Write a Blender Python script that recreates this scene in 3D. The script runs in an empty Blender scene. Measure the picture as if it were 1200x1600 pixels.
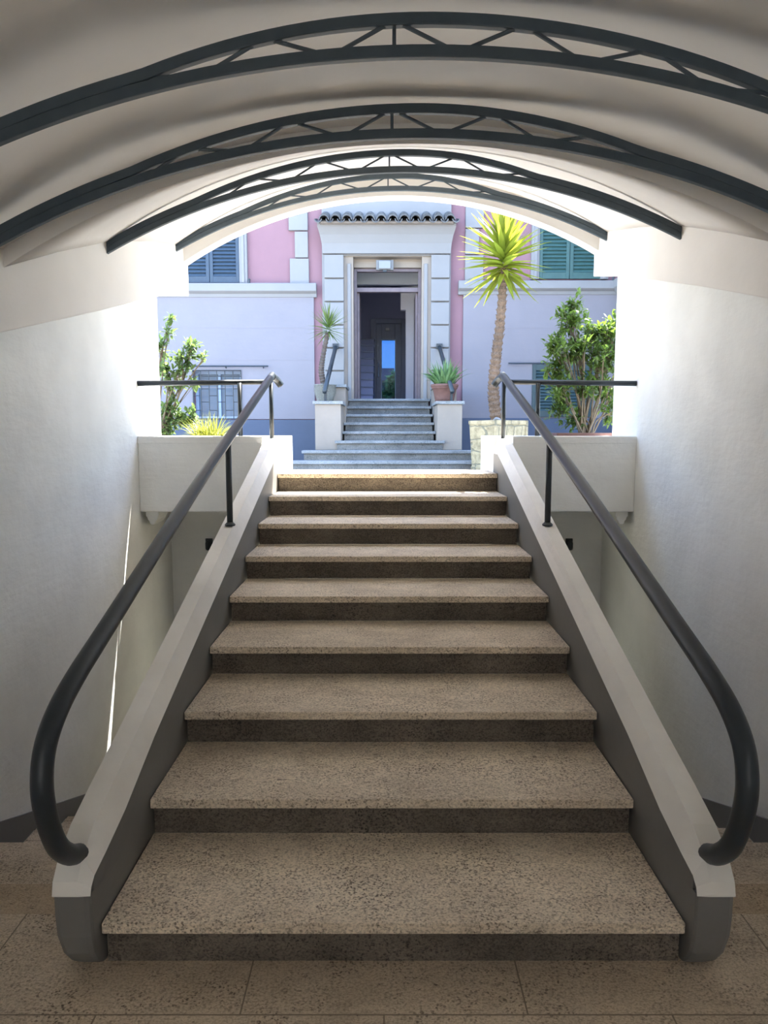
import bpy, bmesh, math, random
from mathutils import Vector, Matrix
random.seed(7)
C = bpy.context.scene.collection
SC = bpy.context.scene
PI = math.pi

# ------------------------------------------------------------------ camera, sky, sun, exposure
F, PITCH, EYE = 1100.0, math.atan(120/1100), 1.5          # focal length in pixels (1200 x 1600)
cd = bpy.data.cameras.new('camera'); cam = bpy.data.objects.new('camera', cd); C.objects.link(cam)
cd.sensor_fit = 'HORIZONTAL'; cd.sensor_width = 36; cd.lens = 36*F/1200
cam.location = (0, 0, EYE); cam.rotation_euler = (PI/2-PITCH, 0, 0); cd.clip_end = 300
SC.camera = cam

SUNV = Vector((1.05, 1.0, 2.85)).normalized()                # towards the sun
w = bpy.data.worlds.new('world'); SC.world = w; w.use_nodes = True
nt = w.node_tree; bg = nt.nodes['Background']
sky = nt.nodes.new('ShaderNodeTexSky'); sky.sky_type = 'NISHITA'; sky.sun_disc = False
sky.sun_elevation = math.asin(SUNV.z); sky.sun_rotation = math.atan2(SUNV.x, SUNV.y)
sky.air_density = 1.0; sky.dust_density = .6; sky.ozone_density = 1.0
nt.links.new(sky.outputs[0], bg.inputs[0]); bg.inputs[1].default_value = .30
sd = bpy.data.lights.new('sun', 'SUN'); sun = bpy.data.objects.new('sun', sd); C.objects.link(sun)
sd.energy = 5.5; sd.angle = math.radians(.53); sd.color = (1, .95, .86)
sun.rotation_euler = SUNV.to_track_quat('Z', 'Y').to_euler(); sun.location = (3, 9, 14)
SC.view_settings.view_transform = 'Standard'; SC.view_settings.look = 'None'
SC.view_settings.gamma = 1; SC.view_settings.use_curve_mapping = False
SC.view_settings.exposure = 2.66
SC.cycles.max_bounces = 10; SC.cycles.diffuse_bounces = 8; SC.cycles.use_denoising = True
SC.cycles.sample_clamp_indirect = 8

# ------------------------------------------------------------------ measuring
cp, sp = math.cos(PITCH), math.sin(PITCH)
def on(x, y, Y):                                            # what stands at distance Y on the sight line of a pixel
    u = (x-600)/F; v = (800-y)/F; t = Y/(cp+v*sp)
    return Vector((u*t, Y, EYE+t*(-sp+v*cp)))

# ------------------------------------------------------------------ mesh helpers
class MB:
    def __init__(s): s.v = []; s.f = []; s.m = []
    def add(s, vs, fs, mi=0):
        n = len(s.v); s.v += [tuple(p) for p in vs]; s.f += [tuple(i+n for i in f) for f in fs]; s.m += [mi]*len(fs)
        return s
    def box(s, x0, x1, y0, y1, z0, z1, mi=0):
        vs = [(x, y, z) for z in (z0, z1) for y in (y0, y1) for x in (x0, x1)]
        return s.add(vs, [(0,2,3,1),(4,5,7,6),(0,1,5,4),(2,6,7,3),(0,4,6,2),(1,3,7,5)], mi)
    def prism(s, pts, a, b, axis='x', mi=0):                # 2D outline swept from a to b
        n = len(pts); mk = {'x': lambda p, c: (c, p[0], p[1]), 'y': lambda p, c: (p[0], c, p[1]), 'z': lambda p, c: (p[0], p[1], c)}[axis]
        vs = [mk(p, a) for p in pts]+[mk(p, b) for p in pts]
        fs = [tuple(range(n)), tuple(range(2*n-1, n-1, -1))]+[(i, i+n, (i+1) % n+n, (i+1) % n) for i in range(n)]
        return s.add(vs, fs, mi)
    def loft(s, rings, closed=True, caps=True, mi=0):
        n = len(rings[0]); vs = [p for r in rings for p in r]; fs = []
        for i in range(len(rings)-1):
            for j in range(n if closed else n-1):
                k = (j+1) % n; fs.append((i*n+j, i*n+k, (i+1)*n+k, (i+1)*n+j))
        if caps and closed: fs += [tuple(range(n-1, -1, -1)), tuple(range((len(rings)-1)*n, len(rings)*n))]
        return s.add(vs, fs, mi)
    def tube(s, path, r, n=12, mi=0):
        path = [Vector(p) for p in path]; rs = r if isinstance(r, (list, tuple)) else [r]*len(path)
        rings = []; up = None
        for i, p in enumerate(path):
            d = (path[min(i+1, len(path)-1)]-path[max(i-1, 0)]).normalized()
            if up is None: up = d.orthogonal().normalized()
            up = (up-d*up.dot(d)).normalized(); q = d.cross(up)
            rings.append([p+(up*math.cos(2*PI*k/n)+q*math.sin(2*PI*k/n))*rs[i] for k in range(n)])
        return s.loft(rings, mi=mi)
    def lathe(s, prof, cx, cy, n=28, mi=0):
        return s.loft([[(cx+r*math.cos(2*PI*k/n), cy+r*math.sin(2*PI*k/n), z) for k in range(n)] for r, z in prof], mi=mi)
    def build(s, name, mat, parent=None, smooth=False, bevel=0, solid=True):
        me = bpy.data.meshes.new(name); me.from_pydata(s.v, [], s.f)
        for m in (mat if isinstance(mat, (list, tuple)) else [mat]): me.materials.append(m)
        me.polygons.foreach_set('material_index', s.m)
        if solid:
            bm = bmesh.new(); bm.from_mesh(me); bmesh.ops.recalc_face_normals(bm, faces=bm.faces); bm.to_mesh(me); bm.free()
        if smooth: me.polygons.foreach_set('use_smooth', [True]*len(me.polygons))
        o = bpy.data.objects.new(name, me); C.objects.link(o)
        if parent: o.parent = parent; o.matrix_parent_inverse = Matrix.Translation(parent.location).inverted()
        if bevel:
            b = o.modifiers.new('bevel', 'BEVEL'); b.width = bevel; b.segments = 2; b.limit_method = 'ANGLE'; b.angle_limit = .6
        return o

def spline(pts, k=6):                                       # Catmull-Rom through the points
    P = [Vector(p) for p in pts]; P = [P[0]*2-P[1]]+P+[P[-1]*2-P[-2]]; out = []
    for i in range(1, len(P)-2):
        for j in range(k):
            t = j/k; a, b, c, d = P[i-1:i+3]
            out.append(.5*((2*b)+(c-a)*t+(2*a-5*b+4*c-d)*t*t+(3*b-a-3*c+d)*t**3))
    return out+[P[-2]]

def thing(name, label, cat, loc=(0, 0, 0), group=None):
    o = bpy.data.objects.new(name, None); C.objects.link(o); o.location = loc; o.empty_display_size = .1
    return tag(o, label, cat, group)
def tag(o, label, cat=None, group=None, kind=None):
    if label: o['label'] = label
    if cat: o['category'] = cat
    if group: o['group'] = group
    if kind: o['kind'] = kind
    return o
def struct(o, label, cat): return tag(o, label, cat, None, 'structure')

# ------------------------------------------------------------------ materials
def mat(name): 
    m = bpy.data.materials.new(name); m.use_nodes = True
    return m, m.node_tree, m.node_tree.nodes['Principled BSDF']
def noise(nt, vec, scale, detail=4, rough=.55):
    n = nt.nodes.new('ShaderNodeTexNoise'); n.inputs['Scale'].default_value = scale; n.inputs['Detail'].default_value = detail
    n.inputs['Roughness'].default_value = rough; nt.links.new(vec, n.inputs['Vector']); return n.outputs[0]
def ramp(nt, fac, stops):
    r = nt.nodes.new('ShaderNodeValToRGB'); e = r.color_ramp.elements
    while len(e) < len(stops): e.new(.5)
    for i, (p, c) in enumerate(stops): e[i].position = p; e[i].color = (*c, 1) if isinstance(c, tuple) else (c, c, c, 1)
    nt.links.new(fac, r.inputs[0]); return r.outputs[0]
def mix(nt, a, b, fac, mode='MIX'):
    n = nt.nodes.new('ShaderNodeMix'); n.data_type = 'RGBA'; n.blend_type = mode
    for s, v in ((0, fac), (6, a), (7, b)):
        if isinstance(v, bpy.types.NodeSocket): nt.links.new(v, n.inputs[s])
        elif s == 0: n.inputs[0].default_value = v
        else: n.inputs[s].default_value = (*v, 1)
    return n.outputs[2]
def pos(nt, scale=None):
    g = nt.nodes.new('ShaderNodeNewGeometry').outputs['Position']
    if scale:
        m = nt.nodes.new('ShaderNodeMapping'); m.inputs['Scale'].default_value = scale; nt.links.new(g, m.inputs[0]); return m.outputs[0]
    return g
def bump(nt, bs, h, strength, dist):
    b = nt.nodes.new('ShaderNodeBump'); b.inputs['Strength'].default_value = strength; b.inputs['Distance'].default_value = dist
    nt.links.new(h, b.inputs['Height']); nt.links.new(b.outputs[0], bs.inputs['Normal'])

def plaster(name, col, var=.06, bs=.35, rough=.85):
    m, nt, b = mat(name); p = pos(nt)
    n = noise(nt, p, 2.2, 5); c2 = tuple(c*(1-var*2) for c in col)
    nt.links.new(ramp(nt, n, [(.3, c2), (.7, col)]), b.inputs['Base Color']); b.inputs['Roughness'].default_value = rough
    h = mix(nt, noise(nt, p, 18, 6), noise(nt, pos(nt, (.8, 1, 4)), 5, 5), .5)
    bump(nt, b, h, bs, .02); return m
def paint(name, col, rough=.5, metal=0, var=.0):
    m, nt, b = mat(name); b.inputs['Roughness'].default_value = rough; b.inputs['Metallic'].default_value = metal
    n = noise(nt, pos(nt), 14, 3)
    nt.links.new(ramp(nt, n, [(.3, tuple(c*(1-var-.04) for c in col)), (.7, tuple(min(1, c*(1+var)) for c in col))]), b.inputs['Base Color'])
    return m
def stone(name, light, dark, pit, pitamt=.5, grime=.5, joints=None, rough=.7, scale=1):
    m, nt, b = mat(name); p = pos(nt)
    base = ramp(nt, noise(nt, pos(nt, (1, 1.6, 1.6)), 3.2*scale, 8, .65), [(.32, dark), (.62, light)])
    vein = ramp(nt, noise(nt, pos(nt, (.7, 2.5, 2.5)), 2.6, 9, .7), [(.47, 0.), (.5, 1.), (.53, 0.)])
    base = mix(nt, base, tuple(min(1, c*1.22) for c in light), mix(nt, (0, 0, 0), (.55, .55, .55), vein))
    sp_ = noise(nt, pos(nt, (1, 1.3, 1.3)), 130, 2, .6)
    base = mix(nt, base, ramp(nt, sp_, [(.36, tuple(c*.55 for c in dark)), (.56, tuple(min(1, c*1.12) for c in light))]), .42)
    wv = nt.nodes.new('ShaderNodeTexVoronoi'); wv.feature = 'DISTANCE_TO_EDGE'; wv.inputs['Scale'].default_value = .9
    nt.links.new(mix(nt, p, noise_c(nt, p, 3), .35), wv.inputs['Vector'])
    if joints: base = mix(nt, tuple(c*.35 for c in dark), base, mix(nt, (1, 1, 1), ramp(nt, wv.outputs[0], [(.0, .35), (.003, 1.)]), ramp(nt, noise(nt, p, 2.1, 3), [(.56, 0.), (.62, .8)])))
    # small holes of travertine, thick in patches
    v = nt.nodes.new('ShaderNodeTexVoronoi'); v.inputs['Scale'].default_value = 85*scale
    nt.links.new(mix(nt, p, noise_c(nt, p, 30), .02), v.inputs['Vector'])
    holes = ramp(nt, v.outputs['Distance'], [(.20, 1.), (.36, 0.)])
    patch = ramp(nt, noise(nt, p, 5, 6, .7), [(.5-pitamt*.25, 0.), (.62, 1.)])
    fine = ramp(nt, noise(nt, pos(nt, (1, 1.5, 1.5)), 95, 3, .7), [(.36, 1.), (.45, 0.)])
    big = ramp(nt, noise(nt, pos(nt, (1, 1.6, 1.6)), 24, 4, .6), [(.29, 1.), (.33, 0.)])
    h1 = mix(nt, (0, 0, 0), holes, patch); h2 = mix(nt, (0, 0, 0), fine, mix(nt, (.35, .35, .35), (1, 1, 1), patch))
    hh = mix(nt, mix(nt, h1, h2, 1., 'LIGHTEN'), big, 1., 'LIGHTEN')
    col = mix(nt, base, pit, mix(nt, (0, 0, 0), (.8, .8, .8), hh))
    g = ramp(nt, noise(nt, p, 1.7, 7, .7), [(.35, tuple(1-grime*.6 for _ in range(3))), (.65, (1., 1., 1.))])
    col = mix(nt, col, g, 1., 'MULTIPLY')
    if joints:
        br = nt.nodes.new('ShaderNodeTexBrick'); br.inputs['Scale'].default_value = 1; br.inputs['Mortar Size'].default_value = .0025
        br.inputs['Mortar Smooth'].default_value = .2
        br.inputs['Brick Width'].default_value = joints[0]; br.inputs['Row Height'].default_value = joints[1]
        nt.links.new(pos(nt), br.inputs['Vector'])
        col = mix(nt, col, tuple(c*.45 for c in dark), br.outputs['Fac'])
    nt.links.new(col, b.inputs['Base Color']); b.inputs['Roughness'].default_value = rough
    inv = ramp(nt, hh, [(0., 1.), (1., 0.)]); bump(nt, b, inv, .6, .006)
    return m
def noise_c(nt, vec, scale):
    n = nt.nodes.new('ShaderNodeTexNoise'); n.inputs['Scale'].default_value = scale; nt.links.new(vec, n.inputs['Vector']); return n.outputs['Color']
def leafmat(name, c1, c2, trans, amt=.45):
    m, nt, b = mat(name); n = noise(nt, pos(nt), 9, 3)
    col = ramp(nt, n, [(.35, c1), (.65, c2)]); nt.links.new(col, b.inputs['Base Color']); b.inputs['Roughness'].default_value = .45
    t = nt.nodes.new('ShaderNodeBsdfTranslucent'); t.inputs[0].default_value = (*trans, 1)
    mx = nt.nodes.new('ShaderNodeMixShader'); mx.inputs[0].default_value = amt; o = nt.nodes['Material Output']
    nt.links.new(b.outputs[0], mx.inputs[1]); nt.links.new(t.outputs[0], mx.inputs[2]); nt.links.new(mx.outputs[0], o.inputs[0]); return m

WHITE = plaster('white_plaster', (.90, .905, .88))
VAULT = plaster('vault_plaster', (.89, .865, .83), .03, .12)
CAPM = plaster('cap_plaster', (.84, .82, .77), .1, .25, .6)
GREY = plaster('grey_paint', (.17, .168, .16), .06, .12, .6)
SKIRT = plaster('grey_skirting', (.17, .172, .18), .05, .1, .6)
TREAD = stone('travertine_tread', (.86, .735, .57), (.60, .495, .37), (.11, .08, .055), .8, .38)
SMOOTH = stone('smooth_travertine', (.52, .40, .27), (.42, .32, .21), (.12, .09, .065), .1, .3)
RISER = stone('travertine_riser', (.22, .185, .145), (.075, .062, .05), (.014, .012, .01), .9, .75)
FLOORM = stone('travertine_floor', (.64, .525, .39), (.46, .37, .27), (.08, .055, .04), .35, .4, (.75, .42))
SLATE = paint('slate_metal_paint', (.02, .029, .037), .4, 0, .1)
TRUSSM = paint('truss_paint', (.055, .08, .10), .55, 0, .1)
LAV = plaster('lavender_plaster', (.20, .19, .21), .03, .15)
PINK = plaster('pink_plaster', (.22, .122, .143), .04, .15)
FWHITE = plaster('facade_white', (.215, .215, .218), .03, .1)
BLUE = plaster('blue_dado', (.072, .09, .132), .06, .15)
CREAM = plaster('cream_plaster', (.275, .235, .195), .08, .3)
OLDSTONE = stone('weathered_step_stone', (.25, .24, .22), (.13, .125, .12), (.04, .06, .055), .6, .6, None, .8, .5)
OLDTOP = stone('weathered_slab', (.32, .33, .335), (.17, .18, .18), (.06, .10, .10), .4, .5, None, .8, .5)
SHUT = paint('shutter_green', (.03, .085, .08), .5, 0, .08)
SHUTB = paint('shutter_blue_green', (.024, .045, .072), .5, 0, .08)
SHUTL = paint('shutter_dark_green', (.018, .045, .05), .5, 0, .08)
PAVE = stone('courtyard_paving', (.56, .545, .51), (.50, .48, .44), (.30, .28, .25), .2, .2, (.5, .5))

# ------------------------------------------------------------------ dimensions
XC = .0265                   # middle of the stair
XL, XR = -1.83, 1.875        # side walls
BL, BR = -1.57, 1.68         # inner faces of the haunch beams under the vault
RISE, RUN, Y1 = .135, .428, 1.842
YE = 5.82                    # mouth of the tunnel
def arc_z(x, top, R, cx=.125): return top-R+math.sqrt(max(0, R*R-(x-cx)**2))

# ------------------------------------------------------------------ the tunnel: floor, walls, vaulted ceiling
fl = MB(); fl.box(XL, XR, -3.6, 2.068, -.12, 0)
struct(fl.build('floor', FLOORM), 'pitted tan travertine floor slabs at the foot of the stairs', 'floor')

def sidewall(name, x, out, label):
    m = MB(); x0, x1 = sorted((x, x+out))
    m.prism([(-3.6, -1.6), (6.2, -1.6), (6.2, .93), (YE, .93), (YE, 2.80), (2.95, 2.45), (-3.6, 2.45)], x0, x1)
    return struct(m.build(name, WHITE), label, 'wall')
sidewall('wall_left', XL, -.28, 'white plastered side wall left of the stairs')
sidewall('wall_right', XR, .28, 'white plastered side wall right of the stairs')
m = MB(); m.box(XL-.28, -.62, -3.85, -3.6, -.12, 3.0); m.box(.62, XR+.28, -3.85, -3.6, -.12, 3.0); m.box(-.62, .62, -3.85, -3.6, 2.15, 3.0)  # unseen end wall; its doorway is added to let daylight into the tunnel
struct(m.build('wall_front', WHITE), 'white wall behind the viewer, its doorway added to let light in', 'wall')

def strip_vault(name, secs, topz, mt, label):               # secs: (Y, crown, R, x0, x1)
    mb = MB(); N = 40; rings = []
    for Y, cr, R, x0, x1 in secs:
        xs = [x0+(x1-x0)*i/N for i in range(N+1)]
        ring = [(x, Y, arc_z(x, cr, R)) for x in xs]+[(x, Y, max(topz(Y), arc_z(x, cr, R)+.05)) for x in reversed(xs)]
        rings.append(ring)
    mb.loft(rings); o = mb.build(name, mt, smooth=False)
    for p in o.data.polygons: p.use_smooth = abs(p.normal.z) > .2 and p.normal.z < .2
    return struct(o, label, 'ceiling')
strip_vault('ceiling', [(-3.6, 2.755, 3.16, XL, XR), (0, 2.755, 3.16, XL, XR), (3.0, 2.755, 3.16, XL, XR)], lambda Y: 3.0, VAULT,
            'shaded plaster barrel vault over the foot of the stairs')
strip_vault('ceiling', [(3.0, 2.675, 3.2, BL-.01, BR+.01), (3.5, 2.875, 3.12, BL-.01, BR+.01), (4.13, 3.10, 3.06, BL-.01, BR+.01), (4.8, 3.285, 3.05, BL-.01, BR+.01), (5.5, 3.455, 3.0, BL-.01, BR+.01), (YE, 3.52, 3.0, BL-.01, BR+.01)],
            lambda Y: 3.0+(Y-3)*.24, VAULT, 'bright sloping barrel vault nearest the courtyard')
# lip of the vault at the mouth
mb = MB(); N = 40; xs = [BL-.01+(BR-BL+.02)*i/N for i in range(N+1)]
mb.loft([[(x, Y, arc_z(x, 3.35, 3.13)) for x in xs]+[(x, Y, arc_z(x, 3.52, 3.0)+.03) for x in reversed(xs)] for Y in (5.70, YE+.002)])
struct(mb.build('trim_1', VAULT), 'hanging plaster lip on the arched mouth of the tunnel', 'trim')
# haunch beams carrying the vault
def haunch(name, xi, xo, bot, top, label):
    mb = MB(); pts = bot+list(reversed(top)); a, b = sorted((xi, xo))
    mb.prism(pts, a, b); return struct(mb.build(name, VAULT, bevel=.006), label, 'trim')
haunch('trim_2', BL, XL-.02, [(2.9, 1.905), (3.9, 2.16), (4.83, 2.409), (5.5, 2.575), (YE, 2.612)], [(2.9, 2.25), (4.13, 2.62), (YE, 3.05)], 'deep white beam under the left edge of the vault')
haunch('trim_3', BR, XR+.02, [(2.9, 2.02), (3.9, 2.30), (4.9, 2.56), (5.4, 2.70), (YE, 2.765)], [(2.9, 2.40), (4.04, 2.70), (YE, 3.16)], 'deep white beam under the right edge of the vault')

# ------------------------------------------------------------------ iron trusses under the vault
def truss(Y, bot, ml, mr, dn, label, full):
    th = .035; x0, x1 = (BL, BR) if not full else (XL+.01, XR-.01)
    cx = .13
    def low(x): return arc_z(x, bot, 3.5, .13)
    def t(x):
        d = x-cx; mm = ml if d < 0 else mr
        return .070+.054*max(0, 1-(abs(d)/mm)**2)
    root = thing('roof_truss', label, 'truss', (cx, Y, bot), 'curved iron trusses under the vault')
    def chord(name, f, dy=.012):
        rings = []; N = 60
        for i in range(N+1):
            x = x0+(x1-x0)*i/N; z = f(x)
            rings.append([(x, Y-dy, z), (x, Y+dy, z), (x, Y+dy, z+th), (x, Y-dy, z+th)])
        MB().loft(rings).build(name, TRUSSM, root, bevel=.003)
    chord('lower_chord', low); chord('upper_chord', lambda x: low(x)+t(x)-th+.0005)
    zt = lambda x: low(x)+t(x)-th*.6; zb = lambda x: low(x)+th*.6
    c0 = .03
    def bar(name, xa, za, xb, zb_):
        MB().tube([(xa, Y, za), (xb, Y, zb_)], (.006 if full else .005), 6).build(name, TRUSSM, root)
    bar('post', c0, zb(c0), c0, zt(c0))
    for s in (-1, 1):
        k = 0; x = c0; up = True
        mm = (ml if s < 0 else mr)
        while abs(x+s*dn-c0) < mm+dn*.4:
            xn = x+s*dn
            bar('brace', x+s*.008, zt(x) if up else zb(x), xn-s*.008, zb(xn) if up else zt(xn))
            x = xn; up = not up
truss(2.22, 2.610, .86, 1.15, .19, 'dark iron truss nearest the viewer, topmost in the picture', True)
truss(2.80, 2.614, 1.1, .85, .19, 'second dark iron truss, just before the step in the vault', True)
truss(4.13, 2.962, 1.2, .72, .19, 'third dark iron truss, first one on the bright sloping vault', False)
truss(5.50, 3.318, 1.2, .72, .19, 'farthest and smallest iron truss, next to the arched mouth', False)

# ------------------------------------------------------------------ main staircase
st = thing('staircase', 'wide travertine staircase of nine steps between low white stringers', 'staircase', (XC, Y1, 0))
sx0, sx1 = XC-.826, XC+.826
for n in range(1, 10):
    y = Y1+RUN*(n-1); z = RISE*n; yb = y+RUN+.03 if n < 9 else 5.86
    m = MB(); m.box(sx0+.004, sx1-.004, y, yb, z-.033, z); m.build('tread', TREAD, st, bevel=.004)
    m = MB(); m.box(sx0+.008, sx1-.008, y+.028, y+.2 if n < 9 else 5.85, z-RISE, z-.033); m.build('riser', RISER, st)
def stringer(s, name):
    X = lambda d: XC+s*(.8265+d)
    O = [(1.789, .256), (1.797, .288), (1.835, .335), (1.92, .385), (2.06, .432), (2.26, .492), (5.43, 1.488), (5.5, 1.492)]
    I = [(1.789, .254), (1.797, .275), (1.82, .294), (1.90, .311), (2.06, .352), (2.35, .459), (5.285, 1.357), (5.5, 1.36)]
    O = [tuple(p) for p in O]; T = .103
    body = MB(); a, b = sorted((X(0), X(T-.002)))
    body.prism([(1.82, .25)]+[(y, z) for y, z in I[2:]]+[(5.5, -1.5), (2.07, -1.5), (2.07, 0), (1.90, 0), (1.90, .25)], a, b)
    bo = body.build('stringer', GREY, st)
    cap = MB(); rings = []
    for (oy, oz), (iy, iz) in zip(O, I):
        dz = .012
        rings.append([(X(T), oy, oz), (X(.036), oy, oz+.002), (X(-.002), iy, iz), (X(.03), iy, iz-.002), (X(T), iy, iz-.002)])
    cap.loft(rings); tag(cap.build('stringer_cap', CAPM, bo), 'white painted cap of the stringer')
    ft = MB(); lv = [(0, 1.865, .074), (.03, 1.832, .084), (.07, 1.808, .093), (.13, 1.794, .101), (.19, 1.79, .103), (.2535, 1.790, .103)]
    ft.loft([[(X(0), f+.015, z), (X(.004), f+.004, z), (X(.015), f, z), (X(xo-.015), f, z), (X(xo-.004), f+.004, z), (X(xo), f+.015, z), (X(xo), 1.90, z), (X(0), 1.90, z)] for z, f, xo in lv])
    ft.build('stringer_foot', GREY, bo)
    nw = MB(); a, b = sorted((X(-.003), X(T))); nw.box(a, b, 5.5, 5.80, 1.0, 1.492); nw.build('end_pier', WHITE, bo, bevel=.012)
stringer(-1, 'left'); stringer(1, 'right')

# ------------------------------------------------------------------ handrails
def handrail(s, label):
    X = lambda d=.055: XC+s*(.8265+d)
    root = thing('handrail', label, 'handrail', (X(), 1.84, .35), 'tubular handrails of the main stairs')
    P = [(1.885, .318), (1.85, .338), (1.795, .372), (1.735, .435), (1.692, .53), (1.675, .626), (1.70, .715), (1.775, .782), (1.90, .838), (2.123, .912), (3.2, 1.267), (4.3, 1.606), (5.36, 1.925)]
    path = spline([(X(), y, z) for y, z in P]+[(X(.05), 5.44, 1.942), (X(.028), 5.50, 1.925), (X(.0), 5.53, 1.885)], 7)
    MB().tube(path, .0275, 18).build('rail', SLATE, root, True)
    xw = XL if s < 0 else XR
    MB().tube([(xw-s*.002, 5.30, 1.882), (X(.06), 5.40, 1.90)], .0195, 14).build('cross_rail', SLATE, root, True)
    for y, z0, z1 in ((3.88, 1.0, 1.47), (5.40, 1.48, 1.92)):
        MB().tube([(X(), y, z0), (X(), y, z1)], .0165, 12).build('post', SLATE, root, True)
    MB().lathe([(.028, 1.0), (.03, 1.008), (.018, 1.02)], X(), 3.88, 14).build('foot_plate', SLATE, root)
    xp = -1.085 if s < 0 else 1.158
    MB().tube([(xp, 5.36, 1.49), (xp, 5.36, 1.89)], .0165, 12).build('post', SLATE, root, True)
handrail(-1, 'dark tubular handrail on the left side of the main stairs')
handrail(1, 'dark tubular handrail on the right side of the main stairs')

# ------------------------------------------------------------------ steps down at both sides, skirting, wall under the planters
for s, xw, nm, side in ((-1, XL, 'left', 'left'), (1, XR, 'right', 'right')):
    xi = XC+s*.93; a, b = sorted((xi, xw))
    r = thing('basement_steps', f'travertine steps going down between the stairs and the {side} wall', 'steps', ((a+b)/2, 2.07, 0))
    for k in range(1, 10):
        y = 2.068+.353*(k-1); z = -.135*k
        m = MB(); m.box(a+.013, b-.013, y, y+.353 if k < 9 else 5.99, z-.04, z); m.build('tread', SMOOTH if k == 1 else FLOORM, r, bevel=.004)
        m = MB(); m.box(a+.013, b-.013, y-.02 if k > 1 else y+.001, y+.002, z, z+.095); m.build('riser', RISER, r)
    # skirting that follows the steps
    pts = [(-3.6, .10), (2.05, .10)]+[(5.2, .10-.3824*(5.2-2.05))]+[(6.0, .10-.3824*(5.2-2.05)), (6.0, -1.3)]
    low = [(5.2, -1.28)]
    for k in range(9, 0, -1):
        y = 2.068+.353*(k-1); low += [(y+.353, -.135*k), (y, -.135*k)]
    low += [(2.068, 0), (-3.6, 0)]
    aa, bb = sorted((xw, xw-s*.012))
    m = MB(); m.prism([(y, z) for y, z in pts[:3]]+[(5.2, -1.215)]+low[1:], aa, bb)
    struct(m.build(f'baseboard_{nm}', SKIRT), f'dark grey painted skirting stepping down along the {side} wall', 'skirting')
    m = MB(); m.box(a-(.05 if s < 0 else 0), b+(.05 if s > 0 else 0), 6.0, 6.2, -1.6, .92)
    struct(m.build('wall_back', WHITE), f'shaded wall at the end of the {side} basement steps', 'wall')
    m = MB(); xx = -.985 if s < 0 else 1.045
    zz = on(0, 850, 6.0).z
    hk = thing('wall_lamp', f'small dark fitting on the shaded wall beside the {side} edge of the main stairs', 'fitting', (xx, 5.99, zz), 'dark fittings under the planters')
    hx = on(325 if s < 0 else 891, 850, 5.95).x
    MB().box(hx-.03, hx+.03, 5.98, 6.0, zz-.05, zz+.05).build('base_plate', SLATE, hk, bevel=.004)
    MB().lathe([(.012, zz-.045), (.022, zz-.03), (.022, zz+.02), (.01, zz+.035)], hx, 5.945, 14).build('lamp_body', SLATE, hk, True)
    # corbel hanging under the planter
    cx_ = -1.755 if s < 0 else 1.80
    m = MB(); prof = [(-.05, .927), (.05, .927), (.05, .89), (.04, .88), (.036, .862), (.025, .85), (.022, .835), (.01, .825), (-.01, .825), (-.022, .835), (-.025, .85), (-.036, .862), (-.04, .88), (-.05, .89)]
    m.prism([(cx_+x, z) for x, z in prof], 5.30, 5.52, 'y')
    tag(m.build('corbel', WHITE, bevel=.006), f'moulded white corbel under the {side} planter beside the wall', 'corbel')
    # planter
    pr = thing('planter_box', f'long white plastered planter hanging between stairs and {side} wall', 'planter', ((a+b)/2, 5.25, .93), 'white wall planters')
    x0, x1 = a, b
    m = MB(); m.box(x0, x1, 5.25, 5.33, .927, 1.495); m.box(x0, x1, 6.9, 6.98, .927, 1.495); m.box(x0, x1, 5.33, 6.9, .927, .99)
    m.box(x0, x0+.05, 5.33, 6.9, .99, 1.495); m.box(x1-.05, x1, 5.33, 6.9, .99, 1.495)
    m.build('box', WHITE, pr, bevel=.008)
    MB().box(x0, x1, 5.247, 5.25, 1.44, 1.488).build('rim_band', WHITE, pr, bevel=.003)
    SOIL = paint('soil', (.05, .035, .025), .95) if s < 0 else bpy.data.materials['soil']
    MB().box(x0+.05, x1-.05, 5.33, 6.9, 1.3, 1.455).build('soil', SOIL, pr)

# ------------------------------------------------------------------ courtyard ground
GZ = 1.03
m = MB(); m.box(-14, -2.11, -3.85, 45, GZ-.1, GZ); m.box(2.16, 14, -3.85, 45, GZ-.1, GZ); m.box(-2.11, 2.16, 5.86, 45, GZ-.1, GZ)
MB().box(-14, 14, -10, -3.85, -.12, -.0).build('ground', PAVE)['kind'] = 'structure'
MB().box(-14, 14, -10.3, -10, -.12, 8).build('wall_added_bounce', plaster('bounce_wall_plaster', (.45, .415, .38)))['kind'] = 'structure'  # unseen wall added to bounce sunlight in through the rear doorway
struct(m.build('ground', PAVE), 'pale sunlit paving of the courtyard', 'paving')

# ------------------------------------------------------------------ the house across the courtyard
YF = 12.0
fx = lambda x: on(x, 600, YF).x
fz = lambda y: on(600, y, YF).z
def slab_holes(mb, x0, x1, z0, z1, y0, y1, holes):
    xs = sorted({x0, x1, *[h[0] for h in holes], *[h[1] for h in holes]}); zs = sorted({z0, z1, *[h[2] for h in holes], *[h[3] for h in holes]})
    xs = [x for x in xs if x0 <= x <= x1]; zs = [z for z in zs if z0 <= z <= z1]
    for i in range(len(xs)-1):
        j = 0
        while j < len(zs)-1:
            mx, mz = (xs[i]+xs[i+1])/2, (zs[j]+zs[j+1])/2
            if not any(h[0] < mx < h[1] and h[2] < mz < h[3] for h in holes):
                k = j+1
                while k < len(zs)-1 and not any(h[0] < mx < h[1] and h[2] < (zs[k]+zs[k+1])/2 < h[3] for h in holes): k += 1
                mb.box(xs[i], xs[i+1], y0, y1, zs[j], zs[k]); j = k
            else: j += 1
DX0, DX1, DZ0, DZ1 = fx(553), fx(658), 2.10, fz(416)
WX0, WX1, WZ0, WZ1 = fx(303), fx(378), fz(655), fz(579)
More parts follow.
